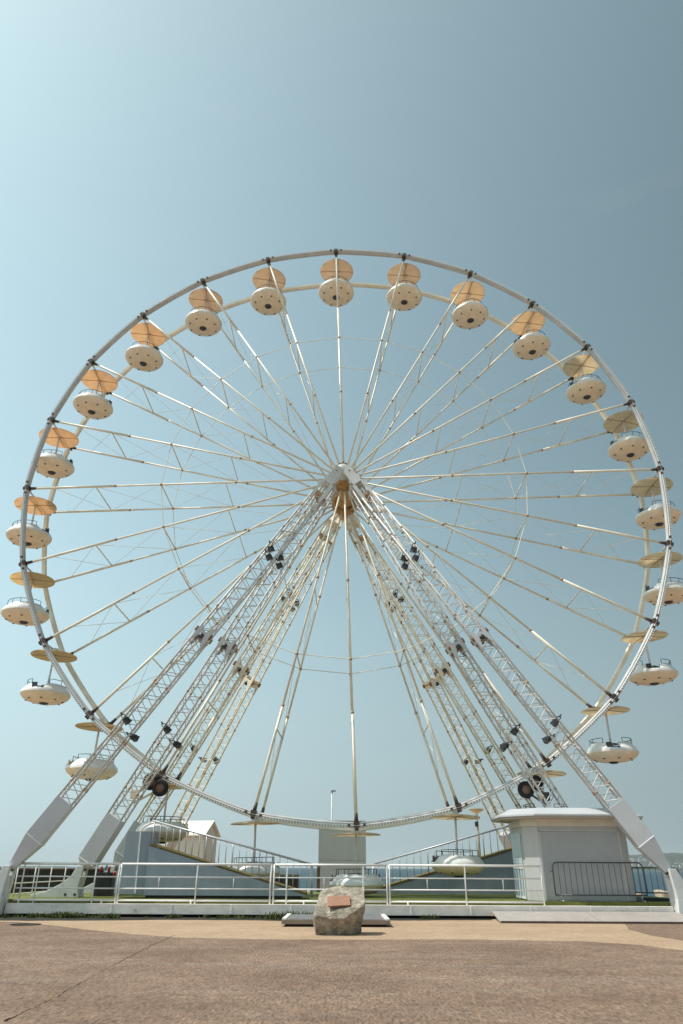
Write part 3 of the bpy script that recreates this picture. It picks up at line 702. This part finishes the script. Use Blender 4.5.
b.box(V((6.59,28.7,.58))-ho_, (.034,1.56,.06)); b.box(V((6.59,28.7,1.53))-ho_, (.034,1.56,.06)); b.build('frame', M['trim'], wn)
P0 = oc(5.85,11.1,26.6,30.5,1.0); P1 = oc(6.35,10.6,27.1,30.0,.85)
b = MB(); b.plan(lo(P0), 2.66, 2.72); b.plan(lo(P0), 2.723, 2.96, poly2=lo(P1)); b.build('roof', M['roof'], hut, bevel=.015)
b = MB(); b.plan(lo(oc(5.9,11.05,26.65,30.45,1.0)), 2.60, 2.656, poly2=None); b.build('soffit', M['soffit'], hut)
b = MB(); b.plan(lo(oc(6.56,10.41,27.14,29.96,.44)), 2.36, 2.597); b.build('frieze', mat('frieze_cream', (.66,.60,.50), .5), hut)

# ------------------------------------------------------------------ boarding ramps behind the wheel
def boarding_ramp(s_, label):
    if s_ < 0: top, bot, rt, rb, yc, zp = (-6.95,2.19), (-1.20,.62), (-6.95,3.02), (-1.03,1.60), 28.72, .60
    else: top, bot, rt, rb, yc, zp = (9.0,2.57), (1.25,.50), (9.0,3.56), (1.50,1.66), 34.7, .504
    o = V((5*s_, yc, .5)); root = thing('boarding_ramp', label, 'ramp', o)
    sub = lambda P: [(x-o.x, z-o.z) for x, z in P]
    b = MB(); b.prism(sub([(top[0],zp),(bot[0],zp),(bot[0],bot[1]+.02),top]), -.70, -.62); b.prism(sub([(top[0],zp),(bot[0],zp),(bot[0],bot[1]+.02),top]), .62, .70)
    b.prism(sub([(top[0]-s_*.05,.503),(bot[0]+s_*.2,.503),(bot[0]+s_*.2,zp-.002),(top[0]-s_*.05,zp-.002)]), -.6, .6, 1) if s_ < 0 else None  # dark strip that paints in the shadow line under the left side panel
    b.build('side_panel', [M['panel'], M['under']], root)
    b = MB(); b.prism(sub([(top[0],top[1]+.02),(bot[0],bot[1]+.04),(bot[0],bot[1]+(.09 if s_ < 0 else .12)),(top[0],top[1]+(.07 if s_ < 0 else .10))]), -.73, .73); b.build('deck_board', M['edge'], root)
    for y in (-.68, .68):
        b = MB(); b.tube((rt[0]-o.x, y, rt[1]-o.z), (rb[0]-o.x, y, rb[1]-o.z), .035, 8); b.tube((rb[0]-o.x, y, rb[1]-o.z), (rb[0]-o.x, y, .02), .03, 8)
        b.build('handrail', M['rail_grey'], root)
    n = 24
    for i in range(n):
        t = (i+.4)/n; x = rt[0]+(rb[0]-rt[0])*t; zt2 = rt[1]+(rb[1]-rt[1])*t; zb2 = top[1]+.1+(bot[1]-top[1])*max(0, min(1, (x-top[0])/(bot[0]-top[0])))
        b = MB(); b.tube((x-o.x, -.68, zt2-o.z), (x-o.x, -.68, zb2-o.z), .026 if i % 4 == 0 else .016, 6); b.build('baluster', M['rail_grey'], root)
    if s_ < 0:
        b = MB(); b.plan([(x-o.x, y-o.y) for x, y in ((-7.86,28.0),(-7.25,28.0),(-6.955,28.10),(-6.955,29.3),(-7.86,29.3))], .14, 2.15, poly2=[(x-o.x, y-o.y) for x, y in ((-7.80,28.03),(-7.32,28.03),(-6.955,28.12),(-6.955,29.3),(-7.80,29.3))]); b.build('end_box', M['panel'], root)
        b = MB(); b.bar(V((-7.245,27.995,.66))-o, V((-7.32,28.02,2.64))-o, .05, .012, up=(0,1,0)); b.build('edge_glint', M['trim'], root)  # pale bar painting a line of reflected light up the box corner
    return root
boarding_ramp(-1, 'blue-grey panelled boarding ramp with handrail rising to the left box end')
boarding_ramp(1, 'blue-grey panelled boarding ramp with handrail rising towards the white hut')
# grey control booth in the centre behind
co = V((.12,39,.45)); bt = thing('control_booth', 'plain tall grey booth behind the lowest gondola', 'booth', co)
b = MB(); b.box((0,0,-.225+.9), (2.34,2,1.35)); b.box((0,0,2.24), (2.34,2,1.74)); b.build('wall', M['booth'], bt)
b = MB(); b.box((0,0,1.365), (2.30,1.96,.03)); b.build('seam_strip', M['soffit'], bt); b = MB(); b.box((0,0,3.13), (2.36,2.02,.04)); b.build('roof', M['soffit'], bt)
po = V((-.42,38.4,0)); pm = thing('lamp_pole', 'slender pale pole with small lamp head rising beside the grey booth', 'pole', po)
b = MB(); b.tube((0,0,0), (0,0,4.95), .045, 8, r2=.03); b.build('pole', M['white'], pm)
b = MB(); b.tube((0,0,4.95), (0,0,5.05), .05, 8); b.box((.08,-.02,5.02), (.22,.12,.07)); b.build('lamp_head', M['metal'], pm)
po = V((6.30,34.75,1.9)); pm = thing('ramp_lamp_post', 'cream post with flared tan cap standing on the right boarding ramp side', 'lamp post', po)
b = MB(); b.tube((0,0,0), (0,0,1.85), .055, 8); b.build('post', M['cream'], pm)
b = MB(); b.lathe([(0,2.06),(.34,2.04),(.34,2.0),(.10,1.86),(0,1.84)], 18); b.build('cap', CAN['tan'], pm)
b = MB(); b.box((-.06,-.1,1.4), (.12,.18,.2)); b.build('switch_box', M['dark'], pm)
po = V((-.98,36.3,0)); tag(thing('rusty_post', 'short rusty brown post beside the grey booth', 'post', po))
rpo = bpy.data.objects['rusty_post']
b = MB(); b.box((0,0,.75), (.14,.14,1.5)); b.build('post', M['wood'], rpo)
b = MB(); b.box((0,0,1.53), (.18,.18,.05)); b.build('cap', M['rusty'], rpo)
# gabled cabin far left
go = V((-8.25,47,0)); gh = thing('gabled_cabin', 'small cream gabled cabin behind the left boarding ramp', 'cabin', go, rz=math.radians(-14))
b = MB(); b.prism([(0,0),(0,0)], 0, 0) if False else None
L_, D_ = 3.6, 1.9
b.box((-L_/2+.35,0,1.58), (L_,D_,3.16)); b.add([(.35,-D_/2,3.16),(.35,D_/2,3.16),(.35,0,3.86),(.35-L_,-D_/2,3.16),(.35-L_,D_/2,3.16),(.35-L_,0,3.86)], [(0,1,2),(5,4,3),(0,2,5,3),(1,4,5,2)])
b.build('wall', M['gable_wall'], gh)
b = MB()
for s_ in (-1, 1): b.add([(.5,0,3.99),(.5,s_*1.18,3.16),(-L_+.2,s_*1.18,3.16),(-L_+.2,0,3.99),(.5,0,4.06),(.5,s_*1.18,3.23),(-L_+.2,s_*1.18,3.23),(-L_+.2,0,4.06)], [(0,1,2,3),(7,6,5,4),(0,4,5,1),(1,5,6,2),(2,6,7,3)])
b.build('roof', M['gable_roof'], gh)
b = MB(); b.box((-.9,-D_/2-.012,1.5), (.9,.03,2.1)); b.build('door', M['gable_wall'], gh)
# dark screen fence far left, and slatted dark crate near the middle
so_ = V((-14.5,38,.0)); ds = thing('screen_fence', 'low dark screened fence at the far left behind the turf', 'fence', so_)
b = MB(); b.box((-1.5,0,.74), (9.0,.10,1.24)); b.build('screen', M['hedge'], ds)
b = MB(); b.box((-1.5,0,1.385), (9.1,.16,.05)); b.build('cap_rail', M['wood'], ds)
for x in (-5.4,-3,-.6,1.4,2.9):
    b = MB(); b.box((x,-.09,.70), (.09,.08,1.36)); b.build('post', M['hedge'], ds)
lo2 = V((-3.0,42,0)); lb = thing('slatted_crate', 'dark slatted crate beyond the foot of the left boarding ramp', 'crate', lo2)
b = MB()
for i in range(9): b.box((-.75+i*.19,-.4,.62), (.10,.04,1.0))
b.box((0,0,.62), (1.6,.7,.95)); b.build('body', M['cabinet'], lb)
b = MB(); b.box((0,0,1.14), (1.75,.9,.06)); b.build('lid', M['edge'], lb)
# dark power cabinet with plugs beside the inner left foot
po = V((-8.95,30.0,.5)); pc = thing('power_cabinet', 'black power cabinet with red and blue plugs beside the inner left wheel foot', 'cabinet', po)
b = MB(); b.box((0,0,.40), (.62,.5,.80)); b.box((.02,-.262,.42), (.5,.03,.62)); b.build('body', M['cabinet'], pc, bevel=.01)
for i, (x, z, mm) in enumerate(((-.16,.90,'red'),(.02,.97,'cyan'),(.14,.90,'red'),(.36,.72,'red'))):
    b = MB(); b.tube((x,-.22,z-.09), (x+.02,-.26,z+.10), .05, 10); b.build('plug', M[mm], pc)
b = MB()
for x in (.62,.78): b.path([(x-.1,0,.05),(x-.06,0,.7),(x,0,1.25),(x+.12,0,1.5),(x+.3,0,1.55)], .02, 6)
b.build('cable', M['dark'], pc)
# flat black cable ramp on the turf at right
cr_ = V((11.4,28.2,.5)); b = MB(); b.prism([(-.95,0),(.95,0),(.8,.07),(-.7,.12)], -.4, .4); tag(b.build('cable_ramp', M['cabinet'], loc=cr_), 'flat black cable ramp lying on the turf by the right foot', 'cable ramp')

# ------------------------------------------------------------------ boulder with plaque, plinth
def hull_rock(name, pts, loc, m, disp=.05, seed=0, cuts=3, parent=None):
    bm = bmesh.new()
    for p in pts: bm.verts.new(p)
    r = bmesh.ops.convex_hull(bm, input=bm.verts)
    bmesh.ops.delete(bm, geom=[g_ for g_ in r['geom_interior'] if isinstance(g_, bmesh.types.BMVert)], context='VERTS')
    bmesh.ops.bevel(bm, geom=list(bm.edges), offset=.012, segments=1, affect='EDGES', profile=.5)
    bmesh.ops.triangulate(bm, faces=bm.faces)
    for _ in range(cuts):
        bmesh.ops.subdivide_edges(bm, edges=[e for e in bm.edges if e.calc_length() > .07], cuts=1, use_grid_fill=True)
        bmesh.ops.triangulate(bm, faces=bm.faces)
    bm.normal_update()
    for v_ in bm.verts:
        q = v_.co*2.3 + V((seed, seed*2, 0)); d = noise.fractal(q, 1.0, 2.1, 5)*disp + noise.fractal(v_.co*9, 1, 2, 3)*disp*.22
        v_.co += v_.normal*d
        if v_.co.z < 0: v_.co.z = 0
    me = bpy.data.meshes.new(name); bm.to_mesh(me); bm.free(); me.materials.append(m)
    o = bpy.data.objects.new(name, me); COL.objects.link(o); o.location = loc
    if parent: o.parent = parent
    return o
bo = V((0,20.5,0))
bpts = [(-.63,-.45,.43),(-.2,-.52,.36),(.12,-.52,.37),(.63,-.36,.66),(-.56,-.28,0),(.0,-.30,0),(.34,-.16,0),(.50,.10,0),(-.56,.15,.86),(-.36,.33,1.0),(0,.38,1.05),
        (.30,.34,1.04),(.66,.26,1.06),(.67,.02,.80),(-.60,.65,0),(.55,.65,0),(-.5,.65,.8),(.62,.65,.9),(-.66,-.1,.2),(.60,.15,.30)]
bould = hull_rock('boulder', bpts, bo, M['rock'], .045, 3, 3)
tag(bould, 'rough tan memorial boulder with terracotta plaque on the pale pavement', 'boulder')
# plaque lies on the sloping face
n_ = V((.02,-.68,.73)).normalized(); xx = V((1,.0,.13)); xx = (xx - n_*n_.dot(xx)).normalized(); yy = n_.cross(xx)
rot = Matrix((xx, yy, n_)).transposed(); pc0 = V((-.02,-.20,.685)) + n_*.075
b = MB(); b.box((0,0,0), (.58,.31,.04), 0, rot)
b.build('plaque', M['plaque'], bould, loc=pc0, bevel=.008)

po = V((-.1,24.0,0)); pl = thing('plinth', 'low concrete plinth with white ends and slate top behind the boulder', 'plinth', po)
b = MB(); b.box((0,0,.125), (3.10,2.3,.12)); b.build('base', M['plinth'], pl, bevel=.01)
b = MB(); b.box((0,0,.178), (2.7,2.26,.03)); b.build('slate_top', M['plinthtop'], pl)
for s_ in (-1, 1):
    b = MB(); b.box((s_*1.47,0,.19), (.13,2.32,.05)); b.build('end_coping', M['white'], pl, bevel=.012)
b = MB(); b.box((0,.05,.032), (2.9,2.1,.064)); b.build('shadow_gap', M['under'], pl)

# ------------------------------------------------------------------ shore rocks
rnd = random.Random(11)
spots = [(13.6,42.5,.9,'tan'),(14.9,42.0,.7,'tan'),(16.0,42.6,1.0,'tan'),(17.0,41.6,1.2,'tan'),(17.9,42.3,.9,'tan'),(15.6,41.2,.55,'pale'),(13.0,43.2,.8,'pale'),(18.9,41.2,1.1,'tan'),(-1.9,44.5,.8,'pale'),(-2.3,43.8,.5,'pale')]
LB = ['tan shore rock beside the hut, smaller of the leftmost pair','small tan shore rock low behind the crowd barrier','broad tan shore rock in the middle of the rock row','largest tan shore rock, next to the right wheel foot','tan shore rock partly hidden by the right wheel foot','small pale shore rock in front of the tan rocks','pale shore rock at the sea edge beside the hut wall','tan shore rock beyond the right wheel foot','pale shore rock beside the booth by the sea','small pale shore rock by the slatted crate']
for (x, y, s_, kk), lb in zip(spots, LB):
    s_ *= .62; pts = [(rnd.uniform(-.8,.8)*s_, rnd.uniform(-.6,.6)*s_, rnd.choice((0, rnd.uniform(.4,1.0)))*s_*.75) for i in range(16)]
    o = hull_rock('shore_rock', pts, (x, y, 0), M['searock' if kk == 'tan' else 'palerock'], .05*s_, x, 2); tag(o, lb, 'rock', 'rocks along the shore')

# ------------------------------------------------------------------ weeds along the kerb foot
b = MB(); rnd = random.Random(5)
def tuft(x, y, n, h, sp):
    for i in range(n):
        px, py = x+rnd.gauss(0, sp), y+rnd.gauss(0, sp*.4); a = rnd.uniform(0, 2*PI); hh = h*rnd.uniform(.5, 1.15); ln = hh*rnd.uniform(.2,.7); wd = .012+.012*rnd.random()
        d = V((math.cos(a), math.sin(a), 0)); sd = V((-d.y, d.x, 0))*wd; p = V((px, py, .005)); m_ = p+d*ln*.35+V((0,0,hh*.6)); t_ = p+d*ln+V((0,0,hh*.95))
        b.add([p-sd, p+sd, m_+sd*.9, m_-sd*.9, t_], [(0,1,2,3),(3,2,4)])
for i in range(34): tuft(rnd.uniform(-10.8,-7.2), 26.2+rnd.uniform(-.35,.2), 16, rnd.uniform(.06,.17), .10)
for i in range(20): tuft(rnd.uniform(-7.0,-1.8), 26.3+rnd.uniform(-.2,.15), 14, rnd.uniform(.05,.16), .09)
for i in range(14): tuft(rnd.uniform(-2.2,-1.0), 25.9+rnd.uniform(-.25,.25), 22, rnd.uniform(.15,.30), .13)
for i in range(14): tuft(rnd.uniform(-9.2,-8.4), 26.1+rnd.uniform(-.2,.2), 20, rnd.uniform(.12,.22), .12)
for i in range(4): tuft(rnd.uniform(2.6,3.2), 26.35, 10, .16, .07)
tag(b.build('weeds', M['leaf'], recalc=False), 'ragged green weeds along the dark foot of the kerb', 'weeds', kind='stuff')

# ------------------------------------------------------------------ air
HAZE = True
if HAZE:
    b = MB(); b.box((0,3000,35), (7600,7600,77))
    hz = b.build('haze', None if False else bpy.data.materials.new('haze_air')); m = hz.data.materials[0]; m.use_nodes = True; N = m.node_tree.nodes; L = m.node_tree.links
    N.remove(N['Principled BSDF']); vp = N.new('ShaderNodeVolumePrincipled'); vp.inputs['Color'].default_value = (.86,.94,.94,1); vp.inputs['Density'].default_value = .00010
    L.new(vp.outputs['Volume'], N['Material Output'].inputs['Volume']); tag(hz, kind='stuff')
